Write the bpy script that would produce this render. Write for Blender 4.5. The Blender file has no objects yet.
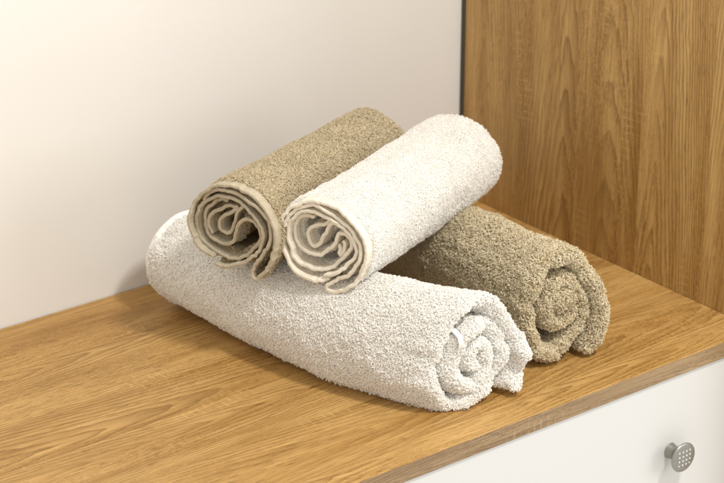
import bpy, math
import numpy as np
from mathutils import Vector, Matrix, noise as mnoise

C = bpy.context.scene.collection
R = math.radians
rng = np.random.default_rng(7)

# ------------------------------------------------------------------ helpers
def mesh_obj(name, verts, quads, mat, parent=None, smooth=True, tris=None):
    """one mesh object out of numpy arrays"""
    verts = np.asarray(verts, dtype=np.float32).reshape(-1, 3)
    quads = np.asarray(quads, dtype=np.int32).reshape(-1, 4)
    me = bpy.data.meshes.new(name)
    nt = 0 if tris is None else len(tris)
    me.vertices.add(len(verts)); me.vertices.foreach_set('co', verts.ravel())
    nl = quads.size + nt * 3
    me.loops.add(nl)
    li = quads.ravel() if nt == 0 else np.concatenate([quads.ravel(), np.asarray(tris, dtype=np.int32).ravel()])
    me.loops.foreach_set('vertex_index', li.astype(np.int32))
    starts = np.arange(len(quads)) * 4
    if nt: starts = np.concatenate([starts, quads.size + np.arange(nt) * 3])
    me.polygons.add(len(starts)); me.polygons.foreach_set('loop_start', starts.astype(np.int32))
    me.update(calc_edges=True); me.validate()
    me.polygons.foreach_set('use_smooth', np.full(len(me.polygons), smooth, dtype=bool))
    me.materials.append(mat)
    o = bpy.data.objects.new(name, me); C.objects.link(o)
    if parent is not None: o.parent = parent
    return o

def box(name, lo, hi, mat, parent=None, bevel=0.0):
    import bmesh
    bm = bmesh.new(); bmesh.ops.create_cube(bm, size=1)
    for v in bm.verts:
        v.co = Vector([lo[i] + (v.co[i] + .5) * (hi[i] - lo[i]) for i in range(3)])
    if bevel: bmesh.ops.bevel(bm, geom=bm.edges[:], offset=bevel, segments=3, affect='EDGES', profile=.5)
    me = bpy.data.meshes.new(name); bm.to_mesh(me); bm.free(); me.materials.append(mat)
    for p in me.polygons: p.use_smooth = False
    o = bpy.data.objects.new(name, me); C.objects.link(o)
    if parent is not None: o.parent = parent
    return o

def thing(name, label, cat, loc=(0, 0, 0), group=None):
    o = bpy.data.objects.new(name, None); C.objects.link(o); o.location = loc
    o.empty_display_size = .05
    o['label'] = label; o['category'] = cat
    if group: o['group'] = group
    return o

# ------------------------------------------------------------------ materials
class NT:
    def __init__(s, name):
        s.m = bpy.data.materials.new(name); s.m.use_nodes = True
        s.t = s.m.node_tree; s.n = s.t.nodes; s.l = s.t.links
        s.p = s.n['Principled BSDF']
    def add(s, typ, **kw):
        n = s.n.new(typ)
        for k, v in kw.items(): setattr(n, k, v)
        return n
    def link(s, a, b): s.l.new(a, b)
    def val(s, sock, v):
        if isinstance(v, (int, float)): sock.default_value = v
        elif isinstance(v, (tuple, list)): sock.default_value = v
        else: s.l.new(v, sock)
    def math(s, op, a, b=0.0, c=0.0, clamp=False):
        n = s.add('ShaderNodeMath', operation=op); n.use_clamp = clamp
        s.val(n.inputs[0], a); s.val(n.inputs[1], b); s.val(n.inputs[2], c)
        return n.outputs[0]
    def noise(s, vec, scale, detail=2, rough=.5, dist=0, typ='3D'):
        n = s.add('ShaderNodeTexNoise'); n.noise_dimensions = typ
        s.link(vec, n.inputs['Vector']); n.inputs['Scale'].default_value = scale
        n.inputs['Detail'].default_value = detail; n.inputs['Roughness'].default_value = rough
        n.inputs['Distortion'].default_value = dist
        return n.outputs['Fac']
    def ramp(s, fac, stops):
        n = s.add('ShaderNodeValToRGB'); s.link(fac, n.inputs[0])
        e = n.color_ramp.elements
        while len(e) < len(stops): e.new(.5)
        for q, (pos, col) in zip(e, stops):
            q.position = pos; q.color = col if len(col) == 4 else (*col, 1)
        return n.outputs[0]
    def maprange(s, v, a, b, c, d):
        n = s.add('ShaderNodeMapRange'); s.link(v, n.inputs[0])
        for i, x in enumerate((a, b, c, d)): n.inputs[i + 1].default_value = x
        return n.outputs[0]
    def mix(s, fac, a, b, mode='MIX'):
        n = s.add('ShaderNodeMix', data_type='RGBA', blend_type=mode)
        s.val(n.inputs[0], fac)
        for sock, v in ((n.inputs[6], a), (n.inputs[7], b)):
            if isinstance(v, (tuple, list)): sock.default_value = v if len(v) == 4 else (*v, 1)
            else: s.l.new(v, sock)
        return n.outputs[2]
    def bump(s, h, strength, dist):
        n = s.add('ShaderNodeBump'); s.link(h, n.inputs['Height'])
        n.inputs['Strength'].default_value = strength; n.inputs['Distance'].default_value = dist
        s.link(n.outputs[0], s.p.inputs['Normal'])

def oak(name, axes, seed=0.0, figure=18.0, dark=1.0, strip=.074, offs=(0, 0, 0), sat=1.0, hue=.5):
    """oak foil: axes = (along, across, other) indices of object space, metres"""
    g = NT(name)
    tc = g.add('ShaderNodeTexCoord'); sp = g.add('ShaderNodeSeparateXYZ'); g.link(tc.outputs['Object'], sp.inputs[0])
    al = g.math('ADD', sp.outputs[axes[0]], offs[0]); ac = g.math('ADD', sp.outputs[axes[1]], offs[1])
    ot = sp.outputs[axes[2]]
    def vec(x, y, z=0.0):
        c = g.add('ShaderNodeCombineXYZ'); g.val(c.inputs[0], x); g.val(c.inputs[1], y); g.val(c.inputs[2], z)
        return c.outputs[0]
    ac = g.math('ADD', ac, g.math('MULTIPLY', ot, .9))
    # strips of veneer, each with its own tone and its own figure
    sn = g.noise(vec(g.math('MULTIPLY', al, 1.2), 0.0, 3.0), 1, 1)
    wob = g.math('ADD', ac, g.math('MULTIPLY', g.math('SUBTRACT', sn, .5), .006))
    st = g.math('DIVIDE', wob, strip)
    sid = g.math('FLOOR', st)
    wn = g.add('ShaderNodeTexWhiteNoise', noise_dimensions='1D'); g.link(g.math('ADD', sid, seed + .37), wn.inputs['W'])
    rnd = wn.outputs['Value']
    rz = g.math('MULTIPLY', rnd, 37.0)
    # growth-ring field: nested arches (cathedrals) along each strip
    warp = g.noise(vec(g.math('MULTIPLY', al, 7), g.math('MULTIPLY', ac, 45), rz), 1, 3, .55)
    warp2 = g.noise(vec(g.math('MULTIPLY', al, 22), g.math('MULTIPLY', ac, 60), rz), 1, 2, .5)
    wn2 = g.add('ShaderNodeTexWhiteNoise', noise_dimensions='1D'); g.link(g.math('ADD', sid, seed + 31.7), wn2.inputs['W'])
    r2 = wn2.outputs['Value']
    drift = g.noise(vec(g.math('MULTIPLY', al, 1.6), rz, 0.0), 1, 1)
    q = g.math('SUBTRACT', g.math('FRACT', st), g.math('ADD', g.math('MULTIPLY', r2, .75), g.math('MULTIPLY', drift, .3)))
    hyp = g.math('SQRT', g.math('ADD', g.math('MULTIPLY', q, q), .004))
    steep = g.math('ADD', 5.5, g.math('MULTIPLY', g.math('GREATER_THAN', rnd, .55), 9.0))
    fld = g.math('ADD', g.math('MULTIPLY', al, figure), g.math('MULTIPLY', hyp, steep))
    fld = g.math('ADD', fld, g.math('MULTIPLY', g.math('MULTIPLY', q, q), 11.0))
    fld = g.math('ADD', fld, g.math('ADD', g.math('MULTIPLY', warp, 2.2), g.math('MULTIPLY', warp2, .7)))
    fr = g.math('FRACT', fld)
    ring = g.math('POWER', fr, 2.0)                           # saw tooth: late wood line then soft fade
    edge = g.maprange(fr, .92, 1.0, 1.0, 0.0); ring = g.math('MULTIPLY', ring, edge)
    ringmask = g.maprange(g.noise(vec(g.math('MULTIPLY', al, 2.5), g.math('MULTIPLY', ac, 13), g.math('ADD', rz, 5.0)), 1, 1), .36, .52, .25, 1.0)
    ring = g.math('MULTIPLY', ring, ringmask)
    # fibres
    fib = g.noise(vec(g.math('MULTIPLY', al, 14), g.math('MULTIPLY', ac, 420), rz), 1, 4, .6)
    fib2 = g.noise(vec(g.math('MULTIPLY', al, 4), g.math('MULTIPLY', ac, 52), rz), 1, 3, .55)
    # pores: short dark dashes
    pn = g.noise(vec(g.math('MULTIPLY', al, 60), g.math('MULTIPLY', ac, 620), rz), 1, 2, .5)
    pore = g.maprange(pn, .58, .66, 0.0, 1.0)
    pm = g.maprange(g.noise(vec(g.math('MULTIPLY', al, 6), g.math('MULTIPLY', ac, 30), g.math('ADD', rz, 9.0)), 1, 2), .38, .6, .25, 1.0)
    pore = g.math('MULTIPLY', pore, pm)
    # curly fine figure (short wavy flecks)
    cn = g.noise(vec(g.math('MULTIPLY', al, 210), g.math('MULTIPLY', ac, 520), 2.0), 1, 3, .6, 1.2)
    # saw-cut cross ticks in patches
    tw = g.noise(vec(g.math('MULTIPLY', al, 40), g.math('MULTIPLY', ac, 30), 4.0), 1, 2)
    tk = g.math('FRACT', g.math('ADD', g.math('MULTIPLY', al, 118.0), g.math('ADD', g.math('MULTIPLY', ac, 9.0), g.math('MULTIPLY', tw, .9))))
    tick = g.maprange(g.math('ABSOLUTE', g.math('SUBTRACT', tk, .5)), .06, .16, 1.0, 0.0)
    tbr = g.noise(vec(g.math('MULTIPLY', al, 60), g.math('MULTIPLY', ac, 160), 1.0), 1, 2)
    tick = g.math('MULTIPLY', tick, g.maprange(tbr, .40, .58, 0.0, 1.0))
    tm = g.maprange(g.noise(vec(g.math('MULTIPLY', al, 7), g.math('MULTIPLY', ac, 26), 8.0), 1, 1), .60, .69, 0.0, 1.0)
    tick = g.math('MULTIPLY', tick, tm)
    d = dark
    light = (.66 * d, .435 * d, .19 * d); mid = (.40 * d, .23 * d, .082 * d); deep = (.185 * d, .092 * d, .026 * d)
    tone = g.math('ADD', g.math('MULTIPLY', fib2, 1.25), g.math('ADD', g.math('MULTIPLY', rnd, .20), -.05))
    col = g.ramp(tone, [(.42, mid), (.86, light)])
    col = g.mix(g.math('MULTIPLY', ring, .85, clamp=True), col, deep)
    col = g.mix(g.maprange(fib, .36, .62, .36, 0.0), col, deep)
    col = g.mix(g.math('MULTIPLY', g.maprange(cn, .47, .62, 0.0, .45), g.maprange(g.noise(vec(g.math('MULTIPLY', al, 4), g.math('MULTIPLY', ac, 22), g.math('ADD', rz, 2.0)), 1, 1), .4, .6, .25, 1.0)), col, (.72 * d, .47 * d, .20 * d))
    col = g.mix(g.math('MULTIPLY', pore, .52), col, (.16 * d, .075 * d, .02 * d))
    col = g.mix(g.math('MULTIPLY', tick, .38), col, (.76 * d, .52 * d, .24 * d))
    hs = g.add('ShaderNodeHueSaturation'); g.link(col, hs.inputs['Color']); hs.inputs['Saturation'].default_value = sat; hs.inputs['Hue'].default_value = hue
    col = hs.outputs[0]
    g.link(col, g.p.inputs['Base Color'])
    g.link(g.maprange(fib2, .3, .7, .40, .52), g.p.inputs['Roughness'])
    g.p.inputs['Specular IOR Level'].default_value = .35
    h = g.math('SUBTRACT', g.math('MULTIPLY', fib, .4), g.math('ADD', pore, g.math('MULTIPLY', ring, .5)))
    g.bump(h, .35, .0004)
    return g.m

def terry(name, dark, lightc, sheen=.25, trans=.12):
    g = NT(name)
    geo = g.add('ShaderNodeNewGeometry')
    col = g.mix(geo.outputs['Random Per Island'], dark, lightc)
    tc = g.add('ShaderNodeTexCoord')
    n = g.noise(tc.outputs['Object'], 38, 3, .6)
    col = g.mix(g.maprange(n, .35, .7, 0.0, .30), col, dark)
    g.link(col, g.p.inputs['Base Color'])
    g.p.inputs['Roughness'].default_value = .95
    g.p.inputs['Specular IOR Level'].default_value = .12
    g.p.inputs['Sheen Weight'].default_value = sheen
    g.p.inputs['Sheen Roughness'].default_value = .6
    # yarn lets a little light through
    tr = g.add('ShaderNodeBsdfTranslucent'); g.link(col, tr.inputs['Color'])
    mx = g.add('ShaderNodeMixShader'); mx.inputs[0].default_value = trans
    g.link(g.p.outputs[0], mx.inputs[1]); g.link(tr.outputs[0], mx.inputs[2])
    g.link(mx.outputs[0], g.n['Material Output'].inputs['Surface'])
    return g.m

def woven(name, base, dark):
    g = NT(name)
    tc = g.add('ShaderNodeTexCoord')
    w = g.noise(tc.outputs['Object'], 1300, 2, .6)
    n = g.noise(tc.outputs['Object'], 70, 4, .65)
    s3 = g.noise(tc.outputs['Object'], 330, 3, .6)
    col = g.mix(g.maprange(n, .35, .68, 0.0, .6), base, dark)
    col = g.mix(g.maprange(w, .48, .68, 0.0, .45), col, dark)
    g.link(col, g.p.inputs['Base Color'])
    g.p.inputs['Roughness'].default_value = .95
    g.p.inputs['Specular IOR Level'].default_value = .1
    g.bump(g.math('ADD', g.math('MULTIPLY', w, .5), s3), .9, .0009)
    return g.m

M = {}
M['wall'] = None
g = NT('wall_paint'); tc = g.add('ShaderNodeTexCoord')
n1 = g.noise(tc.outputs['Object'], 160, 4, .6); n2 = g.noise(tc.outputs['Object'], 5, 2, .5)
g.link(g.mix(g.maprange(n2, .3, .7, 0.0, 1.0), (.73, .71, .668), (.71, .688, .645)), g.p.inputs['Base Color'])
g.p.inputs['Roughness'].default_value = .55; g.p.inputs['Specular IOR Level'].default_value = .3
g.bump(n1, .12, .0005); M['wall'] = g.m

g = NT('white_lacquer'); tc = g.add('ShaderNodeTexCoord')
n1 = g.noise(tc.outputs['Object'], 300, 3, .6)
g.p.inputs['Base Color'].default_value = (.595, .59, .57, 1); g.p.inputs['Roughness'].default_value = .42
g.bump(n1, .05, .0003); M['lacquer'] = g.m

g = NT('brushed_nickel'); tc = g.add('ShaderNodeTexCoord')
n1 = g.noise(tc.outputs['Object'], 700, 3, .6)
g.p.inputs['Base Color'].default_value = (.34, .335, .30, 1); g.p.inputs['Metallic'].default_value = 1.0
g.link(g.maprange(n1, .3, .7, .32, .48), g.p.inputs['Roughness']); g.bump(n1, .08, .0002); M['nickel'] = g.m
g = NT('gap_shade'); g.p.inputs['Base Color'].default_value = (.075, .055, .028, 1); g.p.inputs['Roughness'].default_value = .7; M['gap_shade'] = g.m  # shade of the gap between panel and wall, put into the colour
g = NT('polished_dimple'); g.p.inputs['Base Color'].default_value = (.86, .85, .80, 1)
g.p.inputs['Metallic'].default_value = .3; g.p.inputs['Roughness'].default_value = .3; M['dimple'] = g.m

M['oak_top'] = oak('oak_foil_top', (0, 1, 2), seed=0.0, figure=16.0, dark=.85, strip=.085, offs=(3.1, 2.03, 0), sat=1.10, hue=.498)
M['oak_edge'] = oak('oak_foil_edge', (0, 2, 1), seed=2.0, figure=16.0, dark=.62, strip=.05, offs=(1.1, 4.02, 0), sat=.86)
M['oak_side'] = oak('oak_foil_side', (2, 1, 0), seed=5.0, figure=17.0, dark=.87, strip=.095, offs=(1.3, 7.678, 0), sat=1.08, hue=.499)
M['tan'] = terry('tan_terry', (.63, .545, .375), (.84, .75, .545), .05, .4)
M['taupe'] = terry('taupe_terry', (.71, .63, .455), (.93, .86, .66), .05, .4)
M['white'] = terry('white_terry', (.96, .945, .915), (.99, .985, .965), 0.0, .5)
M['cream'] = terry('cream_terry', (.66, .615, .54), (.88, .84, .77), .25, .15)
M['tan_hem'] = woven('tan_hem_weave', (.54, .475, .355), (.36, .305, .21))
M['cream_hem'] = woven('cream_hem_weave', (.82, .77, .66), (.68, .61, .48))
M['tan_core'] = woven('tan_ground', (.46, .35, .19), (.36, .27, .14))
M['white_core'] = woven('white_ground', (.96, .945, .915), (.92, .90, .865))

# ------------------------------------------------------------------ rolled-cloth geometry
A1 = [(21.8,108.3),(32.3,111.9),(41.5,118.4),(46.7,128.0),(47.8,140.0),(45.0,154.4),(37.0,166.3),(26.8,176.2),(15.0,182.5),(0.1,184.6),(-14.7,181.9),(-29.3,177.3),(-39.8,169.3),(-46.4,158.9),(-49.2,146.6),(-48.2,133.3),(-42.9,117.9),(-33.6,103.9),(-26.6,97.4),(-22.4,99.1),(-23.3,107.0),(-30.4,117.9),(-37.4,127.9),(-42.2,140.5),(-42.7,151.0),(-37.5,163.3),(-26.9,171.3),(-13.4,175.9),(0.2,178.9),(14.0,178.2),(25.7,172.4),(34.7,163.3)]
A2 = [(20.3,99.9),(8.0,101.6),(-5.7,107.5),(-18.9,116.3),(-30.0,128.4),(-34.8,141.1),(-33.6,147.9),(-28.9,155.3),(-19.9,163.2),(-8.7,169.6),(2.7,171.5),(15.4,170.1),(25.9,166.1),(34.8,160.2),(41.5,151.6),(44.1,139.8),(43.5,128.3),(38.5,120.7),(28.6,115.0),(15.9,111.7),(0.8,110.0),(-12.1,117.0),(-23.2,127.3),(-28.5,137.6),(-25.8,146.0),(-18.5,151.4),(-9.4,151.1),(-2.4,144.6),(0.7,135.8),(4.5,125.7),(13.3,120.9),(23.8,121.6),(33.0,125.1),(37.5,132.2),(37.8,141.3),(35.1,151.1),(28.5,158.7),(20.2,163.3),(10.9,164.2)]
A3 = [(-7.4,164.3),(-2.2,159.6),(2.6,153.0),(5.1,144.8),(6.5,137.4),(12.4,131.2),(18.8,132.5),(21.2,138.1),(19.6,144.5),(13.6,150.4),(5.4,155.6),(-0.5,161.2),(8.8,159.5),(19.3,155.2),(27.6,149.8),(31.9,142.7),(32.1,134.5),(28.2,128.2)]
B1 = [(-5.2,109.1),(9.9,105.3),(22.9,106.2),(33.7,111.8),(41.8,121.7),(46.2,131.8),(48.3,143.4),(46.5,154.8),(40.7,166.3),(31.4,175.0),(20.1,180.8),(6.2,182.7),(-6.6,182.9),(-20.3,177.5),(-31.8,169.2),(-40.7,159.8),(-44.9,149.9),(-43.7,136.8),(-39.2,123.9),(-31.9,112.2),(-23.2,103.9),(-12.1,97.3),(-4.3,96.9),(-1.5,99.6),(-4.3,103.8),(-14.3,111.2),(-25.4,119.7),(-32.9,128.4),(-38.2,138.6),(-38.7,147.6),(-33.9,155.4),(-25.0,165.3),(-14.4,171.2),(-3.6,175.9),(8.0,177.4),(22.2,174.9),(33.1,169.2),(40.2,161.2),(43.6,150.5)]
B2 = [(0.2,111.4),(-8.4,114.9),(-15.9,119.6),(-23.9,126.4),(-31.3,137.0),(-31.8,147.3),(-27.6,154.6),(-19.7,161.4),(-8.9,166.9),(4.1,171.3),(19.1,171.1),(29.9,166.4),(37.5,158.3),(41.1,149.0),(41.0,139.0),(38.0,128.6),(33.6,120.5),(26.1,115.9),(16.3,113.5),(6.2,114.3),(-3.1,118.1),(-11.7,124.8),(-19.7,133.9),(-25.0,144.5),(-22.3,152.4),(-16.0,155.6),(-10.2,152.7),(-8.0,144.8),(-3.2,137.2),(6.5,130.0),(16.2,127.1),(24.9,128.5),(31.8,132.5),(35.9,139.7),(37.3,148.3),(34.3,156.5),(28.8,162.6),(22.3,165.2),(14.8,165.1)]
B3 = [(-11.8,160.4),(-5.4,161.5),(-0.7,157.1),(4.5,148.7),(8.0,140.7),(14.0,134.9),(19.4,134.9),(22.9,139.4),(23.8,145.5),(20.9,151.4),(13.3,155.8),(5.3,158.0),(-1.2,163.6)]
B4 = [(-10.1,142.2),(-13.3,138.5),(-11.7,132.6),(-15.4,136.5),(-16.5,143.2),(-14.4,146.7)]
C1 = [(-69.4,2.4),(-78.1,18.8),(-81.4,39.7),(-74.1,65.3),(-59.7,86.2),(-42.3,100.2),(-23.2,104.9),(-7.8,97.3),(2.8,80.1),(9.0,59.6),(9.7,37.5),(2.6,17.2),(-8.8,6.3),(-22.4,5.1),(-37.0,11.4),(-50.4,20.1),(-61.5,32.6),(-63.3,46.6),(-55.8,63.8),(-44.1,76.0),(-29.4,80.3),(-17.3,73.9),(-8.7,62.0),(-6.8,46.3),(-12.8,29.4),(-25.4,21.8),(-37.6,27.7),(-46.4,38.7),(-43.7,52.7),(-33.3,62.6),(-25.5,57.5),(-23.6,46.9),(-29.4,38.2)]
D1 = [(-54.5,0.3),(-64.5,15.1),(-70.7,32.9),(-72.1,52.8),(-63.9,71.6),(-48.9,86.6),(-31.9,99.9),(-15.5,101.5),(-3.2,92.9),(6.0,77.4),(8.0,56.0),(4.9,34.2),(-4.1,15.0),(-19.7,5.7),(-34.8,11.6),(-46.1,23.8),(-54.8,39.9),(-55.3,53.6),(-46.3,68.3),(-31.7,79.1),(-19.0,75.7),(-11.4,61.8),(-14.5,45.3),(-27.8,35.7),(-40.5,41.2),(-43.6,52.1),(-38.3,62.8),(-28.7,67.2),(-23.1,61.1),(-27.1,51.8)]


def catmull(P, step):
    """resample a polyline as a smooth curve at an even step (mm)"""
    P = np.asarray(P, float)
    Q = np.vstack([2 * P[0] - P[1], P, 2 * P[-1] - P[-2]])
    out = []
    for i in range(1, len(Q) - 2):
        t = np.linspace(0, 1, 24, endpoint=False)[:, None]
        a, b, c, d = Q[i - 1], Q[i], Q[i + 1], Q[i + 2]
        out.append(.5 * ((2 * b) + (-a + c) * t + (2 * a - 5 * b + 4 * c - d) * t ** 2 + (-a + 3 * b - 3 * c + d) * t ** 3))
    out = np.vstack(out + [P[-1:]])
    L = np.concatenate([[0], np.cumsum(np.hypot(*np.diff(out, axis=0).T))])
    k = max(4, int(L[-1] / step)); s = np.linspace(0, L[-1], k)
    return np.stack([np.interp(s, L, out[:, 0]), np.interp(s, L, out[:, 1])], 1), s

def wave(x, seed, scale, amp):
    """smooth 1-D noise"""
    r = np.random.default_rng(seed); n = int(np.max(x) / scale) + 6
    v = r.normal(0, 1, n); k = x / scale + 1; i = np.floor(k).astype(int); f = k - i; f = f * f * (3 - 2 * f)
    return amp * (v[i] * (1 - f) + v[np.minimum(i + 1, n - 1)] * f)

def interp_keys(keys, u):
    k = np.array(keys, float)
    # smooth monotone-ish interpolation
    i = np.clip(np.searchsorted(k[:, 0], u) - 1, 0, len(k) - 2)
    x0, x1 = k[i, 0], k[i + 1, 0]
    m = np.gradient(k[:, 1], k[:, 0])
    h = x1 - x0; t = np.clip((u - x0) / h, 0, 1)
    return ((2*t**3-3*t**2+1)*k[i,1] + (t**3-2*t**2+t)*h*m[i] + (-2*t**3+3*t**2)*k[i+1,1] + (t**3-t**2)*h*m[i+1])

class Roll:
    """frame of one rolled towel: section plane (s, z) in mm carried along an axis (mm from the near end)"""
    def __init__(s, P0, az, sec_az, length, shift=None, sec_far=None, squash=None, cz=50., droop=None):
        s.P0 = np.array([P0[0], P0[1], 0.]) * 1000; s.az = R(az); s.L = length
        s.sa = R(sec_az); s.sf = R(sec_far if sec_far is not None else sec_az)
        s.shift = shift; s.squash = squash; s.cz = cz; s.droop = droop
    def place(s, sv, zv, u):
        """section coords + distance along -> world mm"""
        sv, zv, u = np.broadcast_arrays(sv, zv, u)
        if getattr(s, 'morph', None) is not None:
            c0, c1, rc, keys, tab = s.morph
            m = np.clip(interp_keys(keys, u), 0, 1)
            dx, dz = sv - c0, zv - c1
            an = np.arctan2(dz, dx); rm = np.interp(an, tab[0], tab[1], period=2 * np.pi)
            f = 1 - m + m * rc / rm
            tz = s.morph_z
            sv = c0 + dx * f; zv = c1 + dz * f + m * (tz - c1)
        k = np.clip(u / s.L, 0, 1); k = k * k * (3 - 2 * k)
        sa = s.sa * (1 - k) + s.sf * k
        if s.squash is not None:
            sq = interp_keys(s.squash[0], u); zq = interp_keys(s.squash[1], u)
            sc = s.squash[2]
            sv = sc + (sv - sc) * sq; zv = s.cz * 0 + zv * zq
        x = s.P0[0] + np.cos(s.az) * u - np.sin(sa) * sv
        y = s.P0[1] + np.sin(s.az) * u + np.cos(sa) * sv
        if s.shift is not None:
            sh = interp_keys(s.shift, u)
            x = x + sh
        if s.droop is not None: zv = zv + interp_keys(s.droop, u)
        return np.stack([x, y, zv], -1)

def sheet(roll, pts, step, hprof, e0, u_list, amp=.5, seed=1, closed_start=True, back=None, wscale=9, rel=None):
    """a cloth sheet following the section curve: returns vertex grid (ring x curve) for one mesh.
       hprof(u) = half thickness, e0(s) = where the near edge sits, u_list = depths behind that edge"""
    P, s = catmull(pts, step)
    P0_ = P
    T = np.gradient(P, axis=0); T /= np.maximum(np.hypot(T[:, 0], T[:, 1])[:, None], 1e-6)
    N = np.stack([-T[:, 1], T[:, 0]], 1)
    e = e0(s)
    L = roll.L
    us = np.array(u_list, float)
    ring_u = np.concatenate([us[::-1], us[1:]]); side = np.concatenate([np.ones(len(us)), -np.ones(len(us) - 1)])
    hh = hprof(ring_u)
    V = np.zeros((len(ring_u), len(P), 3)); UV = np.zeros((len(ring_u), len(P), 2))
    fade = np.exp(-ring_u / 25.)
    w1 = wave(s, seed, wscale, amp); w2 = wave(s, seed + 9, wscale * 3, amp * 1.6)
    # round off the start and end of the curve
    endf = np.minimum(1, np.minimum(s + .3, s[-1] - s + .3) / (np.max(hh) if np.max(hh) > 0 else 1)); endf = np.sqrt(np.clip(1 - (1 - endf) ** 2, .02, 1))
    for j, (u, sd, h) in enumerate(zip(ring_u, side, hh)):
        lat = (w1 + w2) * fade[j]
        body = np.array([mnoise.noise(Vector((p[0] * .03, p[1] * .03, u * .022 + seed))) for p in P[::6]]) * 2.4 + np.array([mnoise.noise(Vector((p[0] * .11, p[1] * .11, u * .09 + seed))) for p in P[::6]]) * 1.3
        body = np.interp(np.arange(len(P)), np.arange(len(P))[::6], body) * min(1, u / 30)
        q = P + N * (lat + body + sd * h * endf)[:, None]
        tot = np.minimum(e + u * (1 - e / L * (u / L)), L)
        V[j] = roll.place(q[:, 0], np.maximum(q[:, 1], roll.zmin if hasattr(roll, 'zmin') else -1e9), tot)
        UV[j, :, 0] = tot; UV[j, :, 1] = s
    nr, nc = V.shape[:2]
    a = (np.arange(nr - 1)[:, None] * nc + np.arange(nc - 1)[None]).ravel()
    Q = np.stack([a, a + 1, a + nc + 1, a + nc], 1)
    # close the two long edges of the sheet (start and end of the curve)
    k = len(us) - 1
    A = []
    for col in (0, nc - 1):
        for j in range(k):
            A.append([j * nc + col, (j + 1) * nc + col, (nr - 2 - j) * nc + col, (nr - 1 - j) * nc + col])
    # close the far end too
    F = np.stack([np.arange(nc - 1), np.arange(1, nc), (nr - 1) * nc + np.arange(1, nc), (nr - 1) * nc + np.arange(nc - 1)], 1)[:, ::-1]
    Q = np.vstack([Q, np.array(A), F])
    return V.reshape(-1, 3), Q, UV.reshape(-1, 2), P

def quad_geo(V, Q):
    a, b, c, d = (V[Q[:, i]] for i in range(4))
    n = np.cross(c - a, d - b); ar = np.linalg.norm(n, axis=1) * .5
    return n / np.maximum(2 * ar, 1e-9)[:, None], ar

def tufts(V, Q, keep, per_mm2, h, w, rad, lean, seed, jitter=.35, K=6, curl=.6, leanvec=None):
    """terry loops: small bent three-sided yarn tubes rooted in the cloth. mm in, mm out"""
    r = np.random.default_rng(seed)
    nrm, ar = quad_geo(V, Q)
    wt = ar * keep; n = int(wt.sum() * per_mm2)
    if n < 1: return np.zeros((0, 3)), np.zeros((0, 4), int)
    f = r.choice(len(Q), n, p=wt / wt.sum())
    x, y = r.random(n)[:, None], r.random(n)[:, None]
    a, b, c, d = (V[Q[f, i]] for i in range(4))
    p = (a * (1 - x) + b * x) * (1 - y) + (d * (1 - x) + c * x) * y
    N = nrm[f]
    t = r.normal(0, 1, (n, 3)); t -= (t * N).sum(1)[:, None] * N; t /= np.linalg.norm(t, axis=1)[:, None]
    bt = np.cross(N, t)
    hh = h * (1 + r.normal(0, jitter, n)).clip(.35, 1.8)[:, None]
    rv = (1 + r.normal(0, .28, n)).clip(.5, 1.6)[:, None]
    ww = w * (1 + r.normal(0, .3, n)).clip(.4, 1.7)[:, None]
    # low-frequency lay of the pile, so neighbouring loops fall together in clumps
    fx = np.stack([np.sin(p[:, 0] * .31 + np.sin(p[:, 1] * .23 + seed) * 2 + p[:, 2] * .17), np.sin(p[:, 1] * .27 + np.sin(p[:, 2] * .29) * 2 + seed * 1.3),
                   np.sin(p[:, 2] * .33 + np.sin(p[:, 0] * .19 + 2) * 2 + seed)], 1)
    ln = fx * .75 + r.normal(0, .55, (n, 3))
    if leanvec is not None: ln = ln + np.array(leanvec)
    ln -= (ln * N).sum(1)[:, None] * N * .9
    ln *= lean * hh
    cu = (r.normal(0, 1, n)[:, None]) * curl
    k = np.linspace(0, 1, K)
    VV = np.zeros((n, K, 3, 3))
    cen = np.zeros((n, K, 3))
    for i, kk in enumerate(k):
        prof = math.sin(math.pi * kk) ** .75 if 0 < kk < 1 else -.25
        cen[:, i] = p + N * hh * prof + t * ww * (kk - .5) * (1.0 + .5 * math.sin(math.pi * kk)) + bt * cu * ww * .5 * math.sin(2 * math.pi * kk) + ln * max(prof, 0) ** 1.4
    for i in range(K):
        T = cen[:, min(i + 1, K - 1)] - cen[:, max(i - 1, 0)]; T /= np.maximum(np.linalg.norm(T, axis=1), 1e-6)[:, None]
        u = np.cross(T, bt + .3 * N); u /= np.maximum(np.linalg.norm(u, axis=1), 1e-6)[:, None]
        v = np.cross(T, u); rr = rad * rv * (1.0 + .35 * math.sin(math.pi * i / (K - 1)))
        for m in range(3):
            an = 2 * math.pi * m / 3 + .5
            VV[:, i, m] = cen[:, i] + (u * math.cos(an) + v * math.sin(an)) * rr
    base = (np.arange(n) * K * 3)[:, None]
    q = []
    for i in range(K - 1):
        for m in range(3):
            m2 = (m + 1) % 3
            q.append(np.array([i * 3 + m, i * 3 + m2, (i + 1) * 3 + m2, (i + 1) * 3 + m]))
    q = np.array(q).reshape(1, -1, 4) + base[:, :, None]
    return VV.reshape(-1, 3), q.reshape(-1, 4)

def outer_mask(UVu, pts_sz, V2, cen, tol, depth):
    """1 where a face is near the end or lies on the outside of the roll"""
    ang = np.arctan2(pts_sz[:, 1] - cen[1], pts_sz[:, 0] - cen[0]); rad = np.hypot(pts_sz[:, 0] - cen[0], pts_sz[:, 1] - cen[1])
    nb = 60; b = ((ang + np.pi) / (2 * np.pi) * nb).astype(int) % nb
    mx = np.zeros(nb); np.maximum.at(mx, b, rad)
    mx = np.maximum(mx, (np.roll(mx, 1) + np.roll(mx, -1)) / 2 * .96)
    return rad, b, mx

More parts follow.
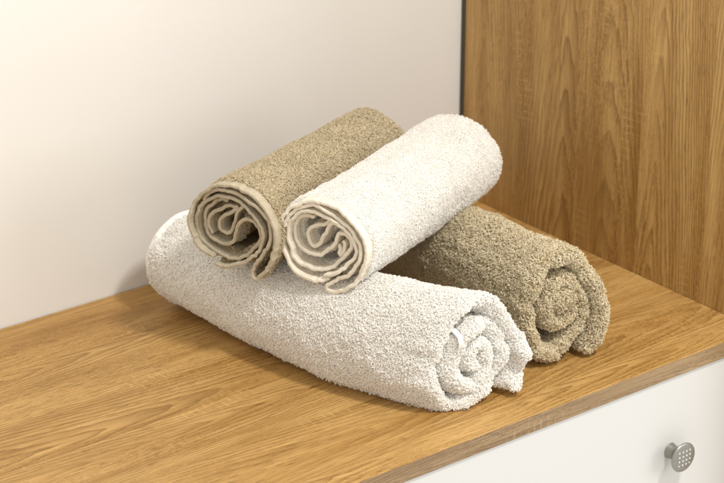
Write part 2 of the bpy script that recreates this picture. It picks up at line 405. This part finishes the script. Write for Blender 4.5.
def stack(parts):
    Vs, Qs, o = [], [], 0
    for v, q in parts:
        Vs.append(v); Qs.append(q + o); o += len(v)
    return np.vstack(Vs), np.vstack(Qs)

def towel_body(roll, curves, cen, hprof, e0s, u_list, tuft, seed, hide_under=.35, amp=.5, hem_to=-999., zflat=None, leanvec=None, inner_depth=45, inner_rate=1.0):
    geo = []; tf = []; allp = []
    made = []
    for i, pts in enumerate(curves):
        V, Q, UV, P = sheet(roll, pts, 1.3, hprof, e0s[i], u_list, amp=amp, seed=seed + i)
        made.append((V, Q, UV, P)); geo.append((V, Q)); allp.append(P)
    AP = np.vstack(allp)
    ang = np.arctan2(AP[:, 1] - cen[1], AP[:, 0] - cen[0]); rad = np.hypot(AP[:, 0] - cen[0], AP[:, 1] - cen[1])
    nb = 48; b = ((ang + np.pi) / (2 * np.pi) * nb).astype(int) % nb
    mx = np.zeros(nb); np.maximum.at(mx, b, rad)
    for i, (V, Q, UV, P) in enumerate(made):
        nc = len(P); col = Q[:, 0] % nc
        pr = P[col]; a2 = np.arctan2(pr[:, 1] - cen[1], pr[:, 0] - cen[0]); r2 = np.hypot(pr[:, 0] - cen[0], pr[:, 1] - cen[1])
        bb = ((a2 + np.pi) / (2 * np.pi) * nb).astype(int) % nb
        nrm, ar = quad_geo(V, Q)
        u = UV[Q[:, 0], 0]
        # outward direction of the section at this face, world space
        cw = roll.place(np.full(len(Q), cen[0]), np.full(len(Q), cen[1]), u)
        out = (V[Q].mean(1) - cw); out /= np.maximum(np.linalg.norm(out, axis=1), 1e-6)[:, None]
        facing = (nrm * out).sum(1) > .0
        isout = (r2 > mx[bb] - 4.0) & facing
        keep = np.where(isout, 1.0, np.where(u < inner_depth, inner_rate, 0.0))
        keep = np.where(u < hem_to, 0.0, keep)
        under = nrm[:, 2] < -.6
        keep = np.where(under & isout, keep * hide_under, keep)
        tf.append(tufts(V, Q, keep, tuft['d'], tuft['h'], tuft['w'], tuft['r'], tuft['lean'], seed * 11 + i, leanvec=leanvec, curl=tuft.get('curl', .6), K=tuft.get('K', 6)))
    return geo, tf

def roll_obj(name, parts, mat, parent, origin):
    V, Q = stack(parts)
    V = V / 1000.0 - np.array(origin)
    return mesh_obj(name, V, Q, mat, parent)

def two_mat(o, n_first, mat2):
    """faces after n_first use a second material slot"""
    me = o.data; me.materials.append(mat2)
    mi = np.zeros(len(me.polygons), dtype=np.int32); mi[n_first:] = 1
    me.polygons.foreach_set('material_index', mi)
    me.polygons.foreach_set('use_smooth', mi == 0)

def cap_profile(H, Rr, hem=None):
    def f(u):
        h = H * np.sqrt(np.clip(1 - (1 - np.clip(u / Rr, 0, 1)) ** 2, 0, 1))
        return h
    return f

def urange(L, fine, cap):
    a = np.concatenate([cap * (1 - np.cos(np.linspace(0, np.pi / 2, 6))), np.arange(cap + 1.5, fine, 2.0), np.arange(fine, L, 4.0), [L]])
    return a

# ---- towel A: small tan hand towel, upper left ; towel B: small white one, upper right
def hem_towel(label, P0, az, length, curves, cen, colour, hem_mat, core_mat, seed, e_base, ztop, narrow=.94, nc=0., zfar=1., droop=None, hem_w=11.):
    roll = Roll(P0, az, az, length, squash=([(0, 1), (8, 1), (30, narrow), (length, narrow)], [(0, 1), (length, zfar)], nc), droop=droop)
    o = (P0[0], P0[1], .095)
    t = thing('rolled_towel', label, 'towel', o, 'rolled towels stacked in a pyramid')
    e0s = []
    for i, c in enumerate(curves):
        eb = e_base[i]
        e0s.append(lambda s, eb=eb, i=i: eb[0] + (eb[1] - eb[0]) * (s / s[-1]) + wave(s, seed + 40 + i, 16, .9) + 3)
    # hem strip: thin flat weave with a rounded folded edge
    def hemprof(u):
        return 1.8 * np.sqrt(np.clip(1 - (1 - np.clip(u / .9, 0, 1)) ** 2, 0, 1)) - .40 * np.clip((u - 4) / 4, 0, 1) - .45 * np.exp(-((u - 3.4) / .7) ** 2)
    wsc = 5
    hu = np.concatenate([.9 * (1 - np.cos(np.linspace(0, np.pi / 2, 6))), np.arange(2, 5.4, .6), np.arange(6.2, hem_w + 5, 1.6)])
    hp = []
    for i, c in enumerate(curves):
        V, Q, UV, P = sheet(roll, c, .9, hemprof, e0s[i], hu, amp=.36, seed=seed + i, wscale=3.6)
        hp.append((V, Q))
    roll_obj('hem', hp, hem_mat, t, o)
    # pile body starts behind the hem
    def e_body(f): return lambda s: f(s) + hem_w
    geo, tf = towel_body(roll, curves, cen, cap_profile(2.1, 4.), [e_body(f) for f in e0s], urange(length - hem_w - 3, 60, 4.),
                         dict(d=1.25, h=1.3, w=1.6, r=.31, lean=.6), seed, hide_under=.4, amp=.45, inner_depth=30, inner_rate=.35)
    V, Q = stack(geo); n0 = len(Q)
    ob = roll_obj('terry_body', geo + tf, core_mat, t, o)
    two_mat(ob, n0, colour)
    return t

ta = hem_towel('small tan rolled towel with flat woven hem, on top of the stack nearest the wall',
          (-.4586, -.2111), 18.8, 258., [A1, A2, A3], (0, 141), M['tan'], M['tan_hem'], M['tan_core'], 3,
          [(-2, 1), (-1, 9), (9, 7)], .188, narrow=.90, nc=16., zfar=.985)
tb = hem_towel('small white rolled towel with cream woven hem, lying on top beside the tan one',
          (-.4149, -.2951), 21.7, 280., [B1, B2, B3, B4], (2, 141), M['white'], M['cream_hem'], M['white_core'], 23,
          [(-1, 1), (0, 9), (9, 12), (9, 9)], .183, narrow=.975, nc=-10.)

# ---- towel C: big white bath towel in front ; towel D: big tan one behind on the right
def fold_towel(label, P0, az, sec_az, sec_far, length, curve, cen, colour, core, seed, shift, squash, e0, tuft, H=6.2, far_r=43., loop=False, leanvec=None):
    roll = Roll(P0, az, sec_az, length, shift=shift, sec_far=sec_far, squash=squash); roll.zmin = 1.5
    o = (P0[0], P0[1], 0)
    t = thing('rolled_towel', label, 'towel', o, 'rolled towels stacked in a pyramid')
    zc = [(a, max(b, H + 1.3)) for a, b in curve]
    P, _ = catmull(zc, 1.0); an = np.arctan2(P[:, 1] - cen[1], P[:, 0] - cen[0]); rr = np.hypot(P[:, 0] - cen[0], P[:, 1] - cen[1])
    bins = np.linspace(-np.pi, np.pi, 49); mid = (bins[1:] + bins[:-1]) / 2
    mx = np.array([rr[(an >= a) & (an < b)].max() if ((an >= a) & (an < b)).any() else np.median(rr) for a, b in zip(bins[:-1], bins[1:])])
    mx = (np.roll(mx, 1) + 2 * mx + np.roll(mx, -1)) / 4
    roll.morph = (cen[0], cen[1], far_r, [(0, 0), (60, 0), (length * .5, .35), (length * .85, .9), (length, 1)], (mid, mx)); roll.morph_z = far_r + H + 1.6
    geo, tf = towel_body(roll, [zc], cen, cap_profile(H, H * 1.5), [e0], urange(length, 70, H * 1.5), tuft, seed, hide_under=.25, amp=1.2, inner_depth=60, leanvec=leanvec)
    V, Q = stack(geo); n0 = len(Q)
    ob = roll_obj('terry_body', geo + tf, core, t, o); two_mat(ob, n0, colour)
    return t, roll, zc, o

def eC(s):
    k = s / s[-1]
    return np.interp(k, [0, .05, .14, .3, .45, .6, 1], [-9, -8, -3, 1, 1, 1, -2]) + wave(s, 77, 20, 3.0) + 2
tc_, rollC, zC, oC = fold_towel('large white rolled bath towel lying in front at the bottom, under both small ones',
    (-.3575, -.4115), 90., 85., 85., 350., C1, (-35, 50), M['white'], M['white_core'], 51,
    [(0, 0), (30, -17), (60, -31), (120, -50), (200, -66), (300, -78), (350, -81)],
    ([(0, 1), (100, 1.04), (250, 1.0), (352, 1.0)], [(0, 1), (100, .985), (200, .96), (330, .97), (352, .97)], -20.),
    eC, dict(d=1.0, h=1.7, w=1.85, r=.39, lean=.65), far_r=44.)
def eD(s):
    k = s / s[-1]
    return np.interp(k, [0, .05, .14, .3, .45, .6, 1], [-9, -8, -3, 1, 1, 2, 0]) + wave(s, 97, 20, 2.6) + 2
td_, rollD, zD, oD = fold_towel('large tan rolled bath towel beside the oak panel, its fuzzy end showing',
    (-.2335, -.395), 88., 83., 85., 330., D1, (-33, 52), M['taupe'], M['tan_core'], 71,
    [(0, 0), (330, 0)],
    ([(0, 1), (330, 1)], [(0, 1.075), (100, 1.06), (200, 1.04), (330, 1.03)], -32.),
    eD, dict(d=.95, h=2.3, w=1.8, r=.36, lean=.65), far_r=42.)

# ------------------------------------------------------------------ furniture
Dp, Tt = .46, .0176
wall = box('wall', (-2.2, 0, -.9), (.55, .12, 1.5), M['wall']); wall['kind'] = 'structure'
chest = thing('chest_of_drawers', 'white chest of drawers with oak top holding the towels and a round metal knob', 'chest of drawers', (-.6, -.23, -.8))
def loc(v, o): return (v[0] - o[0], v[1] - o[1], v[2] - o[2])
CO = (-.6, -.23, -.8)
box('top', loc((-1.25, -Dp, -Tt), CO), loc((-.0004, -.0015, 0), CO), M['oak_top'], chest, .0007)
box('edge_band', loc((-1.25, -Dp - .0011, -Tt + .0002), CO), loc((-.0006, -Dp + .0003, -.0007), CO), M['oak_edge'], chest, .0003)
box('carcass', loc((-1.24, -.435, -.8), CO), loc((-.002, -.004, -Tt - .001), CO), M['lacquer'], chest)
df = box('drawer_front', loc((-.62, -.4585, -.205), CO), loc((-.004, -.4405, -Tt - .0012), CO), M['lacquer'], chest, .001)
box('drawer_front', loc((-1.24, -.4585, -.205), CO), loc((-.623, -.4405, -Tt - .0012), CO), M['lacquer'], chest, .001)
box('drawer_front', loc((-.62, -.4585, -.40), CO), loc((-.004, -.4405, -.208), CO), M['lacquer'], chest, .001)
box('drawer_front', loc((-1.24, -.4585, -.40), CO), loc((-.623, -.4405, -.208), CO), M['lacquer'], chest, .001)

def knob(center, parent):
    prof = [(0, 0), (7.5, 0), (7.8, .8), (7.6, 1.6), (7.2, 4.5), (7.1, 7.0), (7.7, 9.5), (9.3, 12), (12.0, 14.6), (14.4, 16.4), (15.3, 17.4), (15.45, 18.4), (14.9, 19.1), (13.8, 19.5), (9, 20.2), (4.5, 20.55), (0.01, 20.7)]
    P, _ = catmull(prof, .5); n = 64
    a = np.linspace(0, 2 * np.pi, n, endpoint=False)
    V = np.stack([P[:, :1] * np.cos(a), -P[:, 1:] * np.ones(n), P[:, :1] * np.sin(a)], -1)
    m = len(P); i = np.arange(m - 1)[:, None]; j = np.arange(n)[None]
    Q = np.stack([i * n + j, i * n + (j + 1) % n, (i + 1) * n + (j + 1) % n, (i + 1) * n + j], -1).reshape(-1, 4)
    k = mesh_obj('knob', V.reshape(-1, 3) / 1000 + np.array(center), Q, M['nickel'], parent)
    # grid of tiny bright studs on the face
    parts = []
    for gx in range(4):
        for gz in range(4):
            x = (gx - 1.5) * 4.7; z = (gz - 1.5) * 4.7
            rr = math.hypot(x, z); yb = -(20.7 - .0066 * rr * rr) 
            th = np.linspace(0, np.pi / 2, 5); b = np.linspace(0, 2 * np.pi, 12, endpoint=False); sr = .9
            v = np.stack([x + sr * np.cos(th)[:, None] * np.cos(b), yb - .32 * np.sin(th)[:, None] * np.ones(12), z + sr * np.cos(th)[:, None] * np.sin(b)], -1)
            ii = np.arange(4)[:, None]; jj = np.arange(12)[None]
            q = np.stack([ii * 12 + jj, ii * 12 + (jj + 1) % 12, (ii + 1) * 12 + (jj + 1) % 12, (ii + 1) * 12 + jj], -1).reshape(-1, 4)
            parts.append((v.reshape(-1, 3), q))
    V2, Q2 = stack(parts)
    return k, V2, Q2
kc = loc((-.112, -.4583, -.0995), CO)
k, V2, Q2 = knob(kc, df)
me = k.data
sd = mesh_obj('stud_dots', V2 / 1000 + np.array(kc), Q2, M['dimple'], None)
# studs are a pattern on the face: join them into the knob's own mesh as a second material
import bmesh
bm = bmesh.new(); bm.from_mesh(me); nf = len(bm.faces); bm.from_mesh(sd.data); bm.faces.ensure_lookup_table()
me.materials.append(M['dimple'])
for f in bm.faces[nf:]: f.material_index = 1
bmesh.ops.recalc_face_normals(bm, faces=bm.faces)
bm.to_mesh(me); bm.free(); bpy.data.objects.remove(sd)

ward = thing('wardrobe', 'tall oak wardrobe side standing to the right of the towels, against the wall', 'wardrobe', (.27, -.26, -.9))
WO = (.27, -.26, -.9)
box('side_panel', loc((0, -.53, -.9), WO), loc((.019, -.009, 1.3), WO), M['oak_side'], ward, .0006)
box('carcass', loc((.0195, -.52, -.9), WO), loc((.52, -.0125, 1.29), WO), M['oak_side'], ward)
box('gap_shade_strip', loc((.0012, -.0086, -.9), WO), loc((.52, -.0006, 1.29), WO), M['gap_shade'], ward)  # added dark strip, stands in for the shade in the gap behind the panel

# smooth hem round the far end of the big white towel
def hem_ring(roll, u0, u1, rin, rout, mat, parent, origin):
    c0, c1 = roll.morph[0], roll.morph[1]
    prof = [(u0, rin), (u0, rout - 1.2), (u0 + 1, rout), (u0 + 4, rout + .5), (u1 - 3, rout - .3), (u1 - .8, rout - 1.3), (u1, rout - 3.2), (u1 - .8, rout - 5), (u1 - 3, rin)]
    a = np.linspace(0, 2 * np.pi, 140, endpoint=False)
    wob = 1 + .006 * np.sin(a * 5 + 1) + .004 * np.sin(a * 11)
    V = []
    for uu, rr in prof:
        V.append(roll.place(c0 + rr * wob * np.cos(a), c1 + rr * wob * np.sin(a), np.full(140, uu)))
    V = np.stack(V); n = 140
    i = np.arange(len(prof) - 1)[:, None]; j = np.arange(n)[None]
    Q = np.stack([i * n + j, i * n + (j + 1) % n, (i + 1) * n + (j + 1) % n, (i + 1) * n + j], -1).reshape(-1, 4)
    return mesh_obj('hem', V.reshape(-1, 3) / 1000 - np.array(origin), Q, mat, parent)
_m = rollC.morph; rollC.morph = (_m[0], _m[1], 1.0, [(0, 1), (400, 1)], (_m[4][0], np.ones_like(_m[4][1])))
hem_ring(rollC, 345, 357, 36, 50.8, M['white_core'], tc_, oC)
rollC.morph = _m

# hanging loop on the end of the big white towel
def ribbon(name, pts, width_vec, thick, mat, parent, origin):
    P = np.array(pts, float); n = len(P)
    t = np.linspace(0, 1, n); tt = np.linspace(0, 1, 60)
    Q = np.stack([np.interp(tt, t, P[:, i]) for i in range(3)], 1)
    for _ in range(6): Q[1:-1] = (Q[:-2] + 2 * Q[1:-1] + Q[2:]) / 4
    T = np.gradient(Q, axis=0); T /= np.linalg.norm(T, axis=1)[:, None]
    W = np.array(width_vec, float); W = W - (T @ W)[:, None] * T; W /= np.linalg.norm(W, axis=1)[:, None]
    N = np.cross(T, W)
    w, h = thick
    ring = [(-w, -h), (-w * .6, -h), (w * .6, -h), (w, -h), (w, h), (w * .6, h), (-w * .6, h), (-w, h)]
    V = np.stack([Q + W * a + N * b for a, b in ring], 1)
    i = np.arange(59)[:, None]; j = np.arange(8)[None]
    F = np.stack([i * 8 + j, i * 8 + (j + 1) % 8, (i + 1) * 8 + (j + 1) % 8, (i + 1) * 8 + j], -1).reshape(-1, 4)
    return mesh_obj(name, V.reshape(-1, 3) / 1000 - np.array(origin), F, mat, parent)

lp = [rollC.place(a, b, c) for a, b, c in [(-10, 84, 14), (-8.5, 82, 4), (-7.5, 78, -3), (-7, 73, -6), (-7.5, 68, -5), (-9, 64, 0), (-11, 62, 8)]]
ribbon('hanging_loop', lp, (.75, -.55, .35), (2.3, .6), M['white_core'], tc_, oC)

# ------------------------------------------------------------------ light
w = bpy.data.worlds.new('World'); bpy.context.scene.world = w; w.use_nodes = True
bg = w.node_tree.nodes['Background']; bg.inputs[0].default_value = (1.0, .955, .885, 1); bg.inputs[1].default_value = 1.02

def area(name, loc_, target, size, power, col):
    l = bpy.data.lights.new(name, 'AREA'); l.shape = 'RECTANGLE'; l.size = size[0]; l.size_y = size[1]
    l.energy = power; l.color = col
    o = bpy.data.objects.new(name, l); C.objects.link(o); o.location = loc_
    o.rotation_euler = (Vector(target) - Vector(loc_)).to_track_quat('-Z', 'Y').to_euler()
    return o
tgt = Vector((-.33, -.25, .05))
def from_dir(az, el, d): return tgt + Vector((math.cos(R(az)) * math.cos(R(el)), math.sin(R(az)) * math.cos(R(el)), math.sin(R(el)))) * d
area('window_light', from_dir(-84, 56, 2.4), tgt, (.27, .27), 40, (1.0, .98, .96))
area('room_light', from_dir(-54, 15, 2.6), tgt, (1.3, 1.0), 17, (.97, .985, 1.0))

# ------------------------------------------------------------------ camera (solved from the edges of the top and the panel)
cam = bpy.data.cameras.new('camera'); co = bpy.data.objects.new('camera', cam); C.objects.link(co)
yaw, pitch, roll_ = 0.66516622, 0.4066388, 0.00291367
f = Vector((math.sin(yaw) * math.cos(pitch), math.cos(yaw) * math.cos(pitch), -math.sin(pitch)))
r = Vector((math.cos(yaw), -math.sin(yaw), 0)); u = r.cross(f)
r2 = r * math.cos(roll_) + u * math.sin(roll_); u2 = -r * math.sin(roll_) + u * math.cos(roll_)
mat = Matrix((r2, u2, -f)).transposed().to_4x4(); mat.translation = (-1.55689113, -1.81029939, .96451778)
co.matrix_world = mat
cam.sensor_width = 36; cam.lens = 36 * 2261.009 / 724; cam.clip_end = 50; cam.clip_start = .05
cam.dof.use_dof = True; cam.dof.focus_distance = (Vector((-.37, -.33, .1)) - mat.translation).dot(f); cam.dof.aperture_fstop = 9
sc = bpy.context.scene; sc.camera = co
sc.render.engine = 'CYCLES'
sc.render.resolution_x = 1024; sc.render.resolution_y = 683
sc.view_settings.view_transform = 'Standard'; sc.view_settings.look = 'None'; sc.view_settings.exposure = 0
sc.cycles.max_bounces = 14; sc.cycles.diffuse_bounces = 12; sc.cycles.transmission_bounces = 12
